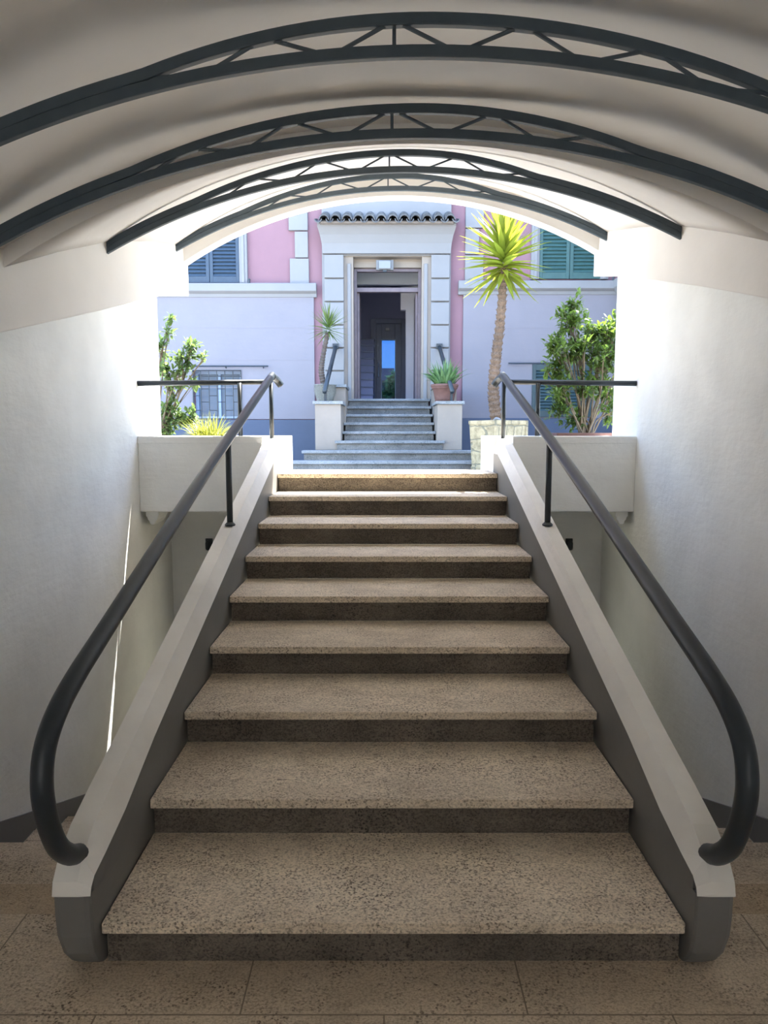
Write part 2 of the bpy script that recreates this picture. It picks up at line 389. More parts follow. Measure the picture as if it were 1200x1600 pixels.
TOPZ = 9.9; WING = fx(962)
fac = MB(); slab_holes(fac, -9, WING+.3, GZ-.2, TOPZ, YF, YF+.3, [(fx(538.5), fx(672), DZ0, fz(401)), (WX0, WX1, WZ0, WZ1)])
wall = struct(fac.build('wall_facade', PINK), 'pink and lavender plastered house front across the courtyard', 'wall')
def fpart(name, mt, x0, x1, z0, z1, pr, bevel=.006, par=None, y0=None):
    return MB().box(x0, x1, YF-pr, (YF+.01 if y0 is None else y0), z0, z1).build(name, mt, par or wall, bevel=bevel)
# lower panels, dado, string course
pl = MB(); slab_holes(pl, -9, fx(492), fz(655), fz(448), YF-.05, YF+.01, [(WX0, WX1, WZ0, WZ1)]); pl.build('lower_panel', LAV, wall)
fpart('lower_panel', LAV, fx(722), WING, fz(655), fz(448), .05)
fpart('dado', BLUE, -9, fx(494), GZ-.1, fz(656), .065); fpart('dado', BLUE, fx(720), WING, GZ-.1, fz(653.5), .065)
for x0, x1, yy in ((-9, fx(496.5), 444.5), (fx(714), WING, 440.5)):
    zt = fz(yy); zb = zt-.155
    q = MB(); q.prism([(YF+.01, zb-.06), (YF-.06, zb-.06), (YF-.075, zb-.01), (YF-.13, zb+.02), (YF-.14, zb+.03), (YF-.14, zt-.01), (YF-.12, zt), (YF+.01, zt)], x0, x1)
    q.build('string_course', FWHITE, wall, bevel=.003)
    for xx in ([fx(394.5)] if x0 < -5 else [fx(949)]):
        MB().tube([(xx, YF-.12, zt), (xx, YF-.12, zt+.05), (xx+.02, YF-.12, zt+.06)], .018, 8).build('shutter_stop', SLATE, wall)
# shallow grooves of the plaster blocks
# (the panel is divided by fine horizontal lines)
for x0, x1 in ((-6, fx(491)), (fx(723), WING)):
    for yy in (513, 563, 606):
        MB().box(x0, x1, YF-.052, YF-.049, fz(yy)-.004, fz(yy)+.004).build('panel_line', LAV, wall)
# quoins
for a, b, c, d in ((455, 484, 319, 361), (464, 484, 363, 403.5), (456, 485, 405, 443.5), (455, 484, 276, 317)):
    fpart('quoin', FWHITE, fx(a), fx(b), fz(d), fz(c), .05)
for a, b, c, d in ((724, 752, 314, 357), (724, 745, 359, 398), (724, 752, 400, 440), (724, 745, 272, 312)):
    fpart('quoin', FWHITE, fx(a), fx(b), fz(d), fz(c), .05)
# portal
PX0, PX1 = fx(505.5), fx(702)
po = MB(); slab_holes(po, PX0, PX1, GZ, TOPZ-.3, YF-.07, YF+.01, [(fx(538.5), fx(672), 1.9, fz(401))])
portal = po.build('portal', FWHITE, wall)
jl = [399.5, 437.5, 473.5, 509.5, 545, 580.5, 617, 640]
for x0, x1 in ((509, 538.5), (672, 700)):
    for i in range(len(jl)-1):
        MB().box(fx(x0), fx(x1), YF-.12, YF-.069, fz(jl[i+1])+.012, fz(jl[i])-.012).build('pilaster_block', FWHITE, portal, bevel=.008)
# reveals of the door recess
rv = MB(); rv.box(fx(538.5)-.01, fx(553), YF-.04, YF+.30, 2.1, fz(401)); rv.box(fx(658), fx(672)+.01, YF-.04, YF+.30, 2.1, fz(401)); rv.box(fx(553), fx(658), YF+.12, YF+.30, fz(415.5), fz(401)+.001)
rv.box(fx(538.5), fx(672), YF-.06, YF+.12, fz(401)-.012, fz(401)-.001); rv.build('door_reveal', CREAM, portal, bevel=.006)
for xa in (546.5, 664): MB().box(fx(xa)-.03, fx(xa)+.03, YF-.06, YF-.03, 2.1, fz(413)).build('reveal_moulding', FWHITE, portal, bevel=.008)
# flared frieze under the tiles
prof = [(.30, fz(353)), (.295, fz(362)), (.22, fz(372)), (.16, fz(384)), (.13, fz(399)), (0, fz(399.5))]
fr = MB(); rings = []
for off, z in prof:
    e = off*.55+.0
    rings.append([(fx(507)-max(0, off-.13)*.42, YF-off, z), (fx(701)+max(0, off-.13)*.42, YF-off, z), (fx(701)+max(0, off-.13)*.42, YF, z), (fx(507)-max(0, off-.13)*.42, YF, z)])
fr.loft(rings); fr.build('flared_frieze', FWHITE, portal)
# tiled hood: rows of curved tiles, cover and pan
TILE = stone('old_roof_tile', (.17, .17, .165), (.07, .075, .08), (.03, .03, .03), .4, .6, None, .9, .4)
hood = thing('tile_hood', 'small hood of grey weathered curved roof tiles above the entrance', 'tile roof', ((fx(502)+fx(706))/2, YF, fz(352)))
def half_tile(cx, up, zf, zb, yf, yb, rf, rb, th=.016):
    n = 10; rings = []
    for (y, z, r) in ((yf, zf, rf), (yb, zb, rb)):
        outer = []; inner = []
        for k in range(n+1):
            a = PI*k/n; cc, ss = math.cos(a), math.sin(a)*(1 if up else -1)
            outer.append((cx+cc*r, y, z+ss*r)); inner.append((cx+cc*(r-th), y, z+ss*(r-th)))
        rings.append(outer+inner[::-1])
    return MB().loft(rings)
hx0, hx1 = fx(503), fx(706); nt_ = 12; pitch_ = (hx1-hx0)/nt_
zf0 = fz(356)
for i in range(nt_):
    cx_ = hx0+pitch_*(i+.5)
    for lay in range(3):
        dy = lay*.10; dz = lay*.045
        half_tile(cx_, True, zf0+dz, zf0+dz+.10, YF-.44+dy+random.uniform(-.01, .01), YF-.02, .082, .07).build('cover_tile', TILE, hood)
for i in range(nt_+1):
    cx_ = hx0+pitch_*i
    half_tile(cx_, False, zf0+.01, zf0+.14, YF-.46, YF-.02, .062, .06).build('pan_tile', TILE, hood)
MB().prism([(YF-.36, zf0-.03), (YF-.36, zf0+.0), (YF, zf0+.16), (YF, zf0-.06)], hx0+.03, hx1-.03).build('mortar_bed', CREAM, hood)
# lamp over the door
LAMPM = paint('lamp_diffuser', (.2, .21, .22), .3)
lp = thing('door_lamp', 'boxy white bulkhead lamp over the entrance', 'lamp', (fx(601), YF+.06, fz(424)))
lx0, lx1 = on(588, 620, YF).x, on(614.5, 620, YF).x
MB().box(lx0, lx1, YF-.06, YF+.02, fz(423), fz(407.5)).build('housing', paint('lamp_grey', (.14, .145, .15), .5), lp, bevel=.006)
MB().box(lx0+.045, lx1-.045, YF-.10, YF-.055, fz(422), fz(409)).build('diffuser', LAMPM, lp, bevel=.012)
MB().box(lx0+.11, lx1-.11, YF-.06, YF-.02, fz(426), fz(423)).build('sensor', SLATE, lp)

# upper windows with louvred shutters
def shutter(par, x0, x1, z0, z1, y, mt, pitchz=.058):
    fr_ = .055; m = MB()
    m.box(x0, x0+fr_, y-.04, y, z0, z1); m.box(x1-fr_, x1, y-.04, y, z0, z1); m.box(x0+fr_, x1-fr_, y-.04, y, z0, z0+.10); m.box(x0+fr_, x1-fr_, y-.04, y, z1-.10, z1)
    s = m.build('shutter', mt, par, bevel=.003); n = int((z1-z0-.2)/pitchz); sl = MB()
    for k in range(n):
        z = z0+.10+(z1-z0-.2)*(k+.5)/n
        sl.prism([(y-.036, z-.024), (y-.030, z-.028), (y-.004, z+.020), (y-.010, z+.026)], x0+fr_, x1-fr_)
    sl.build('louvres', mt, s)
    MB().box(x0+fr_, x1-fr_, y-.003, y, z0+.1, z1-.1).build('backing', mt, s)
def win(name, x0, x1, z0, z1, mt, label, frame=True, fw=.13, leaves=2, pitchz=.058):
    r = thing(name, label, 'window', ((x0+x1)/2, YF, z0)); r['kind'] = 'structure'
    if frame:
        m = MB(); m.box(x0-fw, x0, YF-.07, YF+.0, z0, z1+fw); m.box(x1, x1+fw, YF-.07, YF, z0, z1+fw); m.box(x0, x1, YF-.07, YF, z1, z1+fw)
        f_ = m.build('window_frame', FWHITE, r, bevel=.006)
        m = MB(); m.box(x0-fw+.045, x0-.035, YF-.09, YF-.069, z0, z1+fw-.045); m.box(x1+.035, x1+fw-.045, YF-.09, YF-.069, z0, z1+fw-.045); m.build('frame_moulding', FWHITE, f_, bevel=.005)
    yy = YF-.01 if frame else YF-.055
    for k in range(leaves):
        a = x0+(x1-x0)*k/leaves; b = x0+(x1-x0)*(k+1)/leaves
        shutter(r, a+.004, b-.004, z0+.01, z1, yy, mt, pitchz)
win('window_1', fx(287), fx(379), fz(443.5), fz(443.5)+1.75, SHUTB, 'upper left window with closed blue-grey louvred shutters')
win('window_2', fx(837), fx(931), fz(437.5), fz(437.5)+1.75, SHUT, 'upper right window with closed green louvred shutters')
win('window_3', fx(830), fx(925), fz(652.5), fz(570), SHUTL, 'lower right window with dark green louvred shutters behind the shrub', False, pitchz=.05)
# lower left window with grille
r = thing('window_4', 'small lower left window with pale pane behind an iron grille', 'window', ((WX0+WX1)/2, YF, WZ0)); r['kind'] = 'structure'
PANE = paint('pale_pane', (.09, .13, .18), .2); PALE = paint('pale_blue_frame', (.26, .34, .46), .5)
m = MB(); m.box(WX0, WX1, YF+.16, YF+.18, WZ0, WZ1); m.build('pane', PANE, r)
m = MB(); m.box(WX0, WX0+.05, YF+.10, YF+.16, WZ0, WZ1); m.box(WX1-.05, WX1, YF+.10, YF+.16, WZ0, WZ1); m.box(WX0+.05, WX1-.05, YF+.10, YF+.16, WZ0, WZ0+.05); m.box(WX0+.05, WX1-.05, YF+.10, YF+.16, WZ1-.05, WZ1); m.box((WX0+WX1)/2-.02, (WX0+WX1)/2+.02, YF+.12, YF+.16, WZ0+.05, WZ1-.05)
m.build('window_frame', PALE, r)
m = MB(); gy = YF-.07; gz0, gz1 = WZ0, WZ1
nb = 6
for k in range(nb+1): 
    x = WX0+(WX1-WX0)*k/nb; m.tube([(x, gy, gz0), (x, gy, gz1)], .008, 6)
for z in (gz0+.005, gz1-.005, gz1-.10): m.tube([(WX0, gy, z), (WX1, gy, z)], .009, 6)
for k in range(nb):
    a = WX0+(WX1-WX0)*k/nb; b = WX0+(WX1-WX0)*(k+1)/nb
    for t in ((.35, .62) if k % 2 else (.18, .48)): z = gz0+(gz1-gz0)*t; m.tube([(a, gy, z), (b, gy, z)], .007, 6)
m.build('grille', SLATE, r)
for a, b, yy, who in ((300, 421, 573, 'left'), (792, 930, 568.5, 'right')):
    o = MB().tube([(fx(a), YF-.10, fz(yy)), (fx(b), YF-.10, fz(yy))], .012, 8)
    for xx in (a+55, b-8): o.tube([(fx(xx), YF-.10, fz(yy)), (fx(xx), YF-.04, fz(yy)-.03)], .009, 6)
    tag(o.build('curtain_rail', SLATE), f'thin dark rail on the house wall above the lower {who} window', 'rail', 'thin rails above the lower windows')
# projecting wing at the right
m = MB(); m.box(WING, WING+.3, 8.6, YF, GZ-.1, TOPZ)
wg = struct(m.build('wall_wing', LAV), 'side wall of the wing at the right end of the house', 'wall')
MB().box(WING-.06, WING+.01, 8.6, YF, GZ-.1, fz(653.5)).build('dado', BLUE, wg)
q = MB(); zt = fz(440.5); q.prism([(WING+.01, zt-.21), (WING-.06, zt-.21), (WING-.13, zt-.12), (WING-.14, zt), (WING+.01, zt)], 8.6, YF-.01, 'y'); q.build('string_course', FWHITE, wg)

# ------------------------------------------------------------------ hall behind the entrance
HALL = plaster('hall_wall_haze', (.21, .22, .33), .04, .05); HLIGHT = plaster('hall_light_wall', (.60, .58, .60), .04, .05)  # dark hall colour made bluer to stand for haze
DARKW = paint('dark_door_paint', (.06, .08, .14), .4, 0, .1); BROWN = paint('brown_door_frame', (.13, .10, .11), .5, 0, .1)
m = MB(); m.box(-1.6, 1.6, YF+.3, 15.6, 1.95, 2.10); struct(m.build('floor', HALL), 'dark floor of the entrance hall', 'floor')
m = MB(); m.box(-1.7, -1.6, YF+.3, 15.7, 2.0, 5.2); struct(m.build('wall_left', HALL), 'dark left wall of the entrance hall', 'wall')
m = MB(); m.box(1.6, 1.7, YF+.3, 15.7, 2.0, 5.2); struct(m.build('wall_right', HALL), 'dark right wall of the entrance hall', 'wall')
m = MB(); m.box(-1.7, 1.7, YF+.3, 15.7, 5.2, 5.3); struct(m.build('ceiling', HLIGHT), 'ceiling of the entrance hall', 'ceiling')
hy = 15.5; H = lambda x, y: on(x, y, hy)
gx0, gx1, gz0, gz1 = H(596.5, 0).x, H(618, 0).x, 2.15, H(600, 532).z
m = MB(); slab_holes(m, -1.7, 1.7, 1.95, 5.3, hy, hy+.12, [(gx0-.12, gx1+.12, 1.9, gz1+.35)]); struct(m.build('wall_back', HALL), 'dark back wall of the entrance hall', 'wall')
# light stepped bulkhead at the right of the hall
B_ = lambda x, y: (on(x, y, 13.6).x, on(x, y, 13.6).z)
m = MB(); m.prism([B_(626, 449), B_(626, 484), B_(634, 484), B_(634, 640), B_(668, 640), B_(668, 445)], 13.6, 13.75, 'y')
m.prism([B_(550, 415), B_(550, 453), B_(668, 453), B_(668, 415)], 13.1, 13.2, 'y')
tag(m.build('stair_bulkhead', HLIGHT), 'grey stepped wall on the right inside the entrance hall', 'wall')
# stairs seen at left in the hall
hs = thing('hall_stairs', 'dark flight of stairs on the left inside the entrance hall', 'stairs', (-.8, 14.0, 2.1))
for k in range(9):
    y = 13.2+.22*k; z = 2.1+.155*(k+1)
    MB().box(-1.59, on(584, 620, 14.3).x, y, 15.45, z-.155, z-.02).build('riser', HALL, hs)
    MB().box(-1.59, on(585, 620, 14.3).x, y-.02, y+.24, z-.02, z).build('tread', DARKW, hs)
# outer door frame, transom
d = thing('door_1', 'tall entrance doorway with brown frame and glazed transom, standing open', 'door', ((DX0+DX1)/2, YF+.2, 2.1)); d['kind'] = 'structure'
m = MB(); fy0, fy1 = YF+.17, YF+.25; tz0, tz1 = fz(452), fz(448)
m.box(DX0, DX0+.05, fy0, fy1, 2.10, DZ1); m.box(DX1-.05, DX1, fy0, fy1, 2.10, DZ1); m.box(DX0+.05, DX1-.05, fy0, fy1, DZ1-.05, DZ1); m.box(DX0+.05, DX1-.05, fy0, fy1, tz0-.01, tz1+.02)
m.build('door_frame', BROWN, d, bevel=.004)
g, gnt, gb = mat('clear_glass'); gb.inputs['Base Color'].default_value = (.9, .95, .95, 1); gb.inputs['Roughness'].default_value = .03
gb.inputs['Transmission Weight'].default_value = 1; gb.inputs['IOR'].default_value = 1.05
MB().box(DX0+.05, DX1-.05, fy0+.03, fy0+.036, tz1+.02, DZ1-.05).build('transom_pane', g, d)
MB().tube([on(638, 418, 12.3), on(646, 423, 12.4), on(655, 422, 12.3)], .008, 6).build('loose_cable', SLATE, d)
# opened leaf seen edge on at the left and its knob
MB().box(DX0+.05, DX0+.09, fy1, fy1+.62, 2.12, tz0-.01).build('door_leaf', BROWN, d, bevel=.004)
MB().box(DX1-.09, DX1-.05, fy1, fy1+.62, 2.12, tz0-.01).build('door_leaf', BROWN, d, bevel=.004)
for xx in (DX0+.10, DX1-.10): MB().lathe([(.0, 0), (.02, .005), (.022, .02), (.0, .03)], 0, 0, 10)
# inner door with long pane
d2 = thing('door_2', 'inner blue-grey door with a long narrow pane showing blue sky and a tree', 'door', ((gx0+gx1)/2, hy, 2.1)); d2['kind'] = 'structure'
m = MB(); slab_holes(m, gx0-.12, gx1+.14, 2.10, gz1+.35, hy-.03, hy+.03, [(gx0, gx1, 2.14, gz1)]); m.build('door_leaf', DARKW, d2, bevel=.004)
m = MB(); m.box(gx0-.24, gx0-.12, hy-.06, hy+.02, 2.1, gz1+.45); m.box(gx1+.14, gx1+.26, hy-.06, hy+.02, 2.1, gz1+.45); m.box(gx0-.12, gx1+.14, hy-.06, hy+.02, gz1+.35, gz1+.45)
m.build('door_frame', paint('mid_blue_frame', (.09, .11, .18), .4), d2, bevel=.004)
m = MB(); e = .018; m.box(gx0-e, gx0, hy-.045, hy-.02, 2.14, gz1+e); m.box(gx1, gx1+e, hy-.045, hy-.02, 2.14, gz1+e); m.box(gx0, gx1, hy-.045, hy-.02, gz1, gz1+e); m.build('pane_bead', PALE, d2)
MB().tube([(gx0-.07, hy-.08, 2.75), (gx0-.07, hy-.08, 3.05)], .012, 8).build('door_handle', PALE, d2)
tg, tnt, tb = mat('blue_tinted_glass'); tr = tnt.nodes.new('ShaderNodeBsdfTransparent'); tr.inputs[0].default_value = (.10, .165, .27, 1)
gl = tnt.nodes.new('ShaderNodeBsdfGlossy'); gl.inputs['Roughness'].default_value = .02; mx = tnt.nodes.new('ShaderNodeMixShader'); mx.inputs[0].default_value = .008
tnt.links.new(tr.outputs[0], mx.inputs[1]); tnt.links.new(gl.outputs[0], mx.inputs[2]); tnt.links.new(mx.outputs[0], tnt.nodes['Material Output'].inputs[0])
MB().box(gx0, gx1, hy-.005, hy+.005, 2.14, gz1).build('pane', tg, d2)
q = on(605.5, 514, hy-.12)
il = thing('exit_lamp', 'tiny pale lamp above the inner door of the hall', 'lamp', (q.x, hy-.02, q.z))
MB().box(q.x-.045, q.x+.045, hy-.09, hy-.03, q.z-.03, q.z+.03).build('lamp_body', LAMPM, il, bevel=.005)

# ------------------------------------------------------------------ entrance steps and their side walls
es = thing('entrance_steps', 'weathered grey stone steps rising to the house entrance', 'steps', (.1, 9.6, GZ))
tops = [720, 704.5, 689.5, 675, 662, 649, 637, 624]
sides = [(441, 768), (471, 742), (523, 695), (531, 686), (533, 685), (535, 683), (537, 681), (540, 677)]
zs_ = [1.148+.1365*i for i in range(8)]
for i, (a, b) in enumerate(sides):
    y = 9.6+.322*i; z = zs_[i]; x0, x1 = on(a, 620, y).x, on(b, 620, y).x
    a2 = lambda X: X
    x0 = (a-600)/F*(y*cp-(z-EYE)*sp); x1 = (b-600)/F*(y*cp-(z-EYE)*sp)
    yb = y+.36 if i < 7 else YF+.16
    if i > 2: x0 = max(x0, -.622); x1 = min(x1, .772)
    if i == 2:
        MB().box(-.622, .772, 10.29, y+.36, z-.04, z).build('tread', OLDTOP, es); yb = 10.29
    MB().box(x0, x1, y, yb, z-.04, z).build('tread', OLDTOP, es, bevel=.006)
    MB().box(x0+.03, x1-.03, y+.035, yb, (zs_[i-1] if i else GZ), z-.04).build('riser', OLDSTONE, es)
PC = CREAM
for s, nm, xo, xi, label in ((-1, 'left', 492.5, 533, 'left'), (1, 'right', 722, 683.5, 'right')):
    yf_ = 10.30
    X = lambda px_, y_: (px_-600)/F*y_*cp
    pd = thing('pedestal', f'cream plastered side wall {label} of the entrance steps with slab caps', 'pedestal', (X(xo, yf_), yf_, 1.28), 'side walls of the entrance steps')
    a, b = sorted((X(xo, yf_), X(xi, yf_))); top1 = 1.945
    MB().box(a, b, yf_, 11.05, 1.2845, top1).build('low_block', PC, pd, bevel=.008)
    MB().box(a-.03, b+.03, yf_-.03, 11.1, top1, top1+.045).build('cap_slab', OLDTOP, pd, bevel=.006)
    a2, b2 = sorted((X(xo, yf_), X(541 if s < 0 else 677, 11.0)))
    MB().box(a2+.02, b2-.01, 11.05, YF-.15, 1.2845, 2.235).build('high_block', PC, pd, bevel=.008)
    MB().box(a2, b2+.01, 11.0, YF-.15, 2.235, 2.28).build('cap_slab', OLDTOP, pd, bevel=.006)
    # rail
    hr = thing('entrance_handrail', f'short sloping iron handrail {label} of the entrance', 'handrail', (X(510, 10.45), 10.45, 1.99), 'iron handrails of the entrance')
    p0 = on(507 if s < 0 else 707, 612, 10.36); p1 = on(524.5 if s < 0 else 686.5, 542, YF-.13)
    MB().tube([p0, p1], .033, 12).build('rail', SLATE, hr, True)
    MB().box(p1.x-.05, p1.x+.05, YF-.16, YF-.115, p1.z-.03, p1.z+.05).build('wall_plate', SLATE, hr)
    tt = (10.46-p0.y)/(p1.y-p0.y); zr = p0.z+(p1.z-p0.z)*tt; xr = p0.x+(p1.x-p0.x)*tt
    MB().box(xr-.018, xr+.018, 10.44, 10.48, top1+.045, zr).build('post', SLATE, hr)

# ------------------------------------------------------------------ plants
def blade(mb, base, direc, length, width, droop, fold=.25, seg=6, side=None, tipw=.05):
    d = Vector(direc).normalized(); p = Vector(base); sidev = d.cross(Vector((0, 0, 1)))
    if sidev.length < .05: sidev = Vector((math.cos(random.random()*6), math.sin(random.random()*6), 0))
    sidev.normalize(); rows = []
    for i in range(seg+1):
        t = i/seg; wd = width*(.55+.9*t if t < .35 else max(tipw, (1-t)/.65)*.87)
        nrm = sidev.cross(d); rows.append((p-sidev*wd/2+nrm*wd*fold, p.copy(), p+sidev*wd/2+nrm*wd*fold))
        p = p+d*length/seg; d = (d+Vector((0, 0, -droop/seg))).normalized()
    vs = [v for r_ in rows for v in r_]; fs = []
    for i in range(seg):
        for j in (0, 1): a = i*3+j; fs.append((a, a+1, a+4, a+3))
    mb.add(vs, fs)
YUC = leafmat('yucca_leaf_sunlit', (.13, .17, .02), (.22, .25, .03), (.36, .40, .035), .5)
YUC2 = leafmat('yucca_leaf_small', (.06, .12, .03), (.14, .19, .05), (.2, .28, .06), .35)
LEAF = leafmat('shrub_leaf', (.03, .065, .02), (.07, .12, .03), (.20, .31, .04), .4)
LEAFL = leafmat('pale_shrub_leaf', (.04, .085, .035), (.10, .15, .05), (.2, .3, .07), .4)
GRS = leafmat('striped_grass_leaf', (.20, .25, .03), (.34, .36, .10), (.4, .42, .07), .4)
ASP = leafmat('aspidistra_leaf', (.05, .12, .05), (.16, .27, .11), (.25, .4, .12), .25)
BARK = stone('yucca_bark', (.17, .11, .07), (.08, .05, .03), (.02, .015, .01), .9, .3, None, .9, .5)
BARKD = paint('dark_bark', (.07, .055, .045), .8, 0, .3); STEM = paint('shrub_stem', (.13, .10, .065), .8, 0, .25)

def yucca(name_label, pts, r0, r1, crown, n, L, wd, leafm, bark, stemlen, loc):
    root = thing('yucca', name_label, 'plant', loc)
    path = spline(pts, 12); N = len(path); tk = MB()
    rings = []; n_ = 14
    rr = [r0+(r1-r0)*min(1, i/(N-1)*1.1)+(.006 if i % 2 else -.004)*(r0/.05) for i in range(N)]
    tk.tube(path, rr, n_)
    if r0 > .05:                                            # ragged leaf scars
        for i in range(4, N-1):
            for k in range(7):
                a = random.random()*2*PI; p = path[i].lerp(path[min(i+1, N-1)], random.random()); o_ = Vector((math.cos(a), math.sin(a), 0))
                q_ = Vector((-o_.y, o_.x, 0)); r_ = rr[i]*.92
                tk.add([p+o_*r_-q_*.018, p+o_*r_+q_*.018, p+o_*(r_+.016)+Vector((0, 0, .012)), p+o_*r_+Vector((0, 0, -.02))], [(0, 1, 2), (0, 2, 3), (1, 3, 2)])
    tk.build('trunk', bark, root, solid=False)
    lf = MB(); c = Vector(crown); GA = 2.39996
    for i in range(n):
        t = i/(n-1); az = i*GA+random.uniform(-.2, .2); el = math.radians(-38+122*t**.85+random.uniform(-7, 7))
        base = c+Vector((0, 0, stemlen*(t-.5))); dr = Vector((math.cos(az)*math.cos(el), math.sin(az)*math.cos(el), math.sin(el)))
        ll = L*random.uniform(.82, 1.08)*(1-.18*abs(t-.45))
        blade(lf, base+dr*.02, dr, ll, wd*random.uniform(.85, 1.15), random.uniform(.05, .28), .22, 7)
    lf.build('foliage', leafm, root, solid=False)
    return root
yy = 9.25; P = lambda x, y, d=0: tuple(on(x, y, yy+d))
yucca('tall yucca with bright yellow-green sword leaves in the square stone pot', [P(776, 662), P(771, 610), P(775, 560), P(782, 500), P(786, 440), P(787, 415)], .075, .045, P(787, 402), 115, .62,  .095, YUC, BARK, .42, P(776, 657))
yy = 10.80
yucca('small yucca with dark leaning trunk in the ribbed pot left of the entrance', [P(507, 606), P(502, 580), P(505, 555), P(512, 520)], .045, .033, P(513, 513), 70, .36, .028, YUC2, BARKD, .10, P(507, 606))

# pots
def square_pot():
    r = thing('stone_pot', 'square pot with rough cream stone pattern holding the tall yucca', 'pot', (1.5, 9.25, GZ))
    m_, nt, b = mat('cast_stone'); p = pos(nt)
    br = nt.nodes.new('ShaderNodeTexBrick'); br.inputs['Scale'].default_value = 1; br.inputs['Brick Width'].default_value = .17; br.inputs['Row Height'].default_value = .155; br.inputs['Mortar Size'].default_value = .008; br.inputs['Mortar Smooth'].default_value = .6
    mp = nt.nodes.new('ShaderNodeSeparateXYZ'); nt.links.new(mix(nt, p, noise_c(nt, p, 7), .06), mp.inputs[0]); cb = nt.nodes.new('ShaderNodeCombineXYZ')
    ad = nt.nodes.new('ShaderNodeMath'); ad.operation = 'ADD'; nt.links.new(mp.outputs[0], ad.inputs[0]); nt.links.new(mp.outputs[1], ad.inputs[1]); nt.links.new(ad.outputs[0], cb.inputs[0]); nt.links.new(mp.outputs[2], cb.inputs[1]); nt.links.new(cb.outputs[0], br.inputs['Vector'])
    base = ramp(nt, noise(nt, p, 9, 8, .7), [(.35, (.20, .16, .09)), (.6, (.42, .34, .20))])
    nt.links.new(mix(nt, base, (.20, .18, .12), br.outputs['Fac']), b.inputs['Base Color']); b.inputs['Roughness'].default_value = .9
    bump(nt, b, ramp(nt, br.outputs['Fac'], [(0., 1.), (1., 0.)]), .7, .02)
    ang = math.radians(33); cx_, cy_ = 1.49, 9.3; h0, h1 = GZ, on(0, 657, 9.2).z
    def sq(w_, z): return [(cx_+(a*math.cos(ang)-b_*math.sin(ang))*w_, cy_+(a*math.sin(ang)+b_*math.cos(ang))*w_, z) for a, b_ in ((-1, -1), (1, -1), (1, 1), (-1, 1))]
    m = MB(); m.loft([sq(.235, h0), sq(.245, h0+.05), sq(.235, h0+.06), sq(.262, h1-.05), sq(.27, h1-.05), sq(.27, h1), sq(.225, h1), sq(.215, h1-.06)])
    m.build('body', m_, r, bevel=.008)
    MB().loft([sq(.222, h1-.09), sq(.222, h1-.03)]).build('soil', bpy.data.materials['soil'], r)
    for k, (a, b_) in enumerate(((-1, -1), (1, -1))):
        c = sq(.262, h0+.06)[k]; c2 = sq(.262, h1)[k]
        MB().tube([c, c2], .022, 8).build('corner_roll', m_, r)
    rope = MB(); q_ = [on(770, 660, 9.15), on(776, 654, 9.1), on(783, 660, 9.12), on(773, 663, 9.12)]
    rope.tube(spline(q_, 5), .02, 8); rope.build('white_cloth', FWHITE, r, True)
square_pot()
TERRA = paint('terracotta', (.15, .075, .06), .75, 0, .15)
def round_pot(nm, label, cx_, cy_, z0, prof, mt, ribs=None):
    r = thing('flower_pot', label, 'pot', (cx_, cy_, z0))
    MB().lathe([(rr_, z0+z) for rr_, z in prof], cx_, cy_, 32).build('body', mt, r, True)
    return r
WICK = stone('weathered_ribbed_pot', (.26, .27, .25), (.12, .13, .13), (.04, .04, .04), .5, .5, None, .9, .5)
pz = 1.99; c = on(508, 620, 10.80).x
prof = []
for k in range(12):
    t = k/11; R_ = .115+.05*min(1, t*1.7); prof += [(R_-.016, t*.25), (R_+.010, t*.25+.010)]
prof += [(.172, .27), (.150, .27), (.145, .22), (0.001, .22)]
round_pot('a', 'weathered grey pot with ribbed woven pattern on the left pedestal', c, 10.80, pz, [(0.001, 0)]+prof, WICK)
c = on(694.5, 620, 10.80).x
round_pot('b', 'round terracotta pot of broad green leaves on the right pedestal', c, 10.80, pz, [(.001, 0), (.135, 0), (.15, .06), (.178, .20), (.19, .205), (.20, .22), (.20, .235), (.21, .24), (.21, .272), (.185, .275), (.18, .22), (.001, .22)], TERRA)
lf = MB()
for i in range(95):
    a = random.random()*2*PI; rr_ = random.uniform(0, .13); el = math.radians(random.uniform(48, 86)); ll = random.uniform(.30, .46)
    blade(lf, (c+math.cos(a)*rr_, 10.80+math.sin(a)*rr_, pz+.22), (math.cos(a)*math.cos(el), math.sin(a)*math.cos(el), math.sin(el)), ll, .085, random.uniform(.4, 1.4), .12, 7)
pr_ = thing('broad_leaf_plant', 'bushy plant with broad dark green leaves in the terracotta pot', 'plant', (c, 10.80, pz+.22)); lf.build('foliage', ASP, pr_, solid=False)

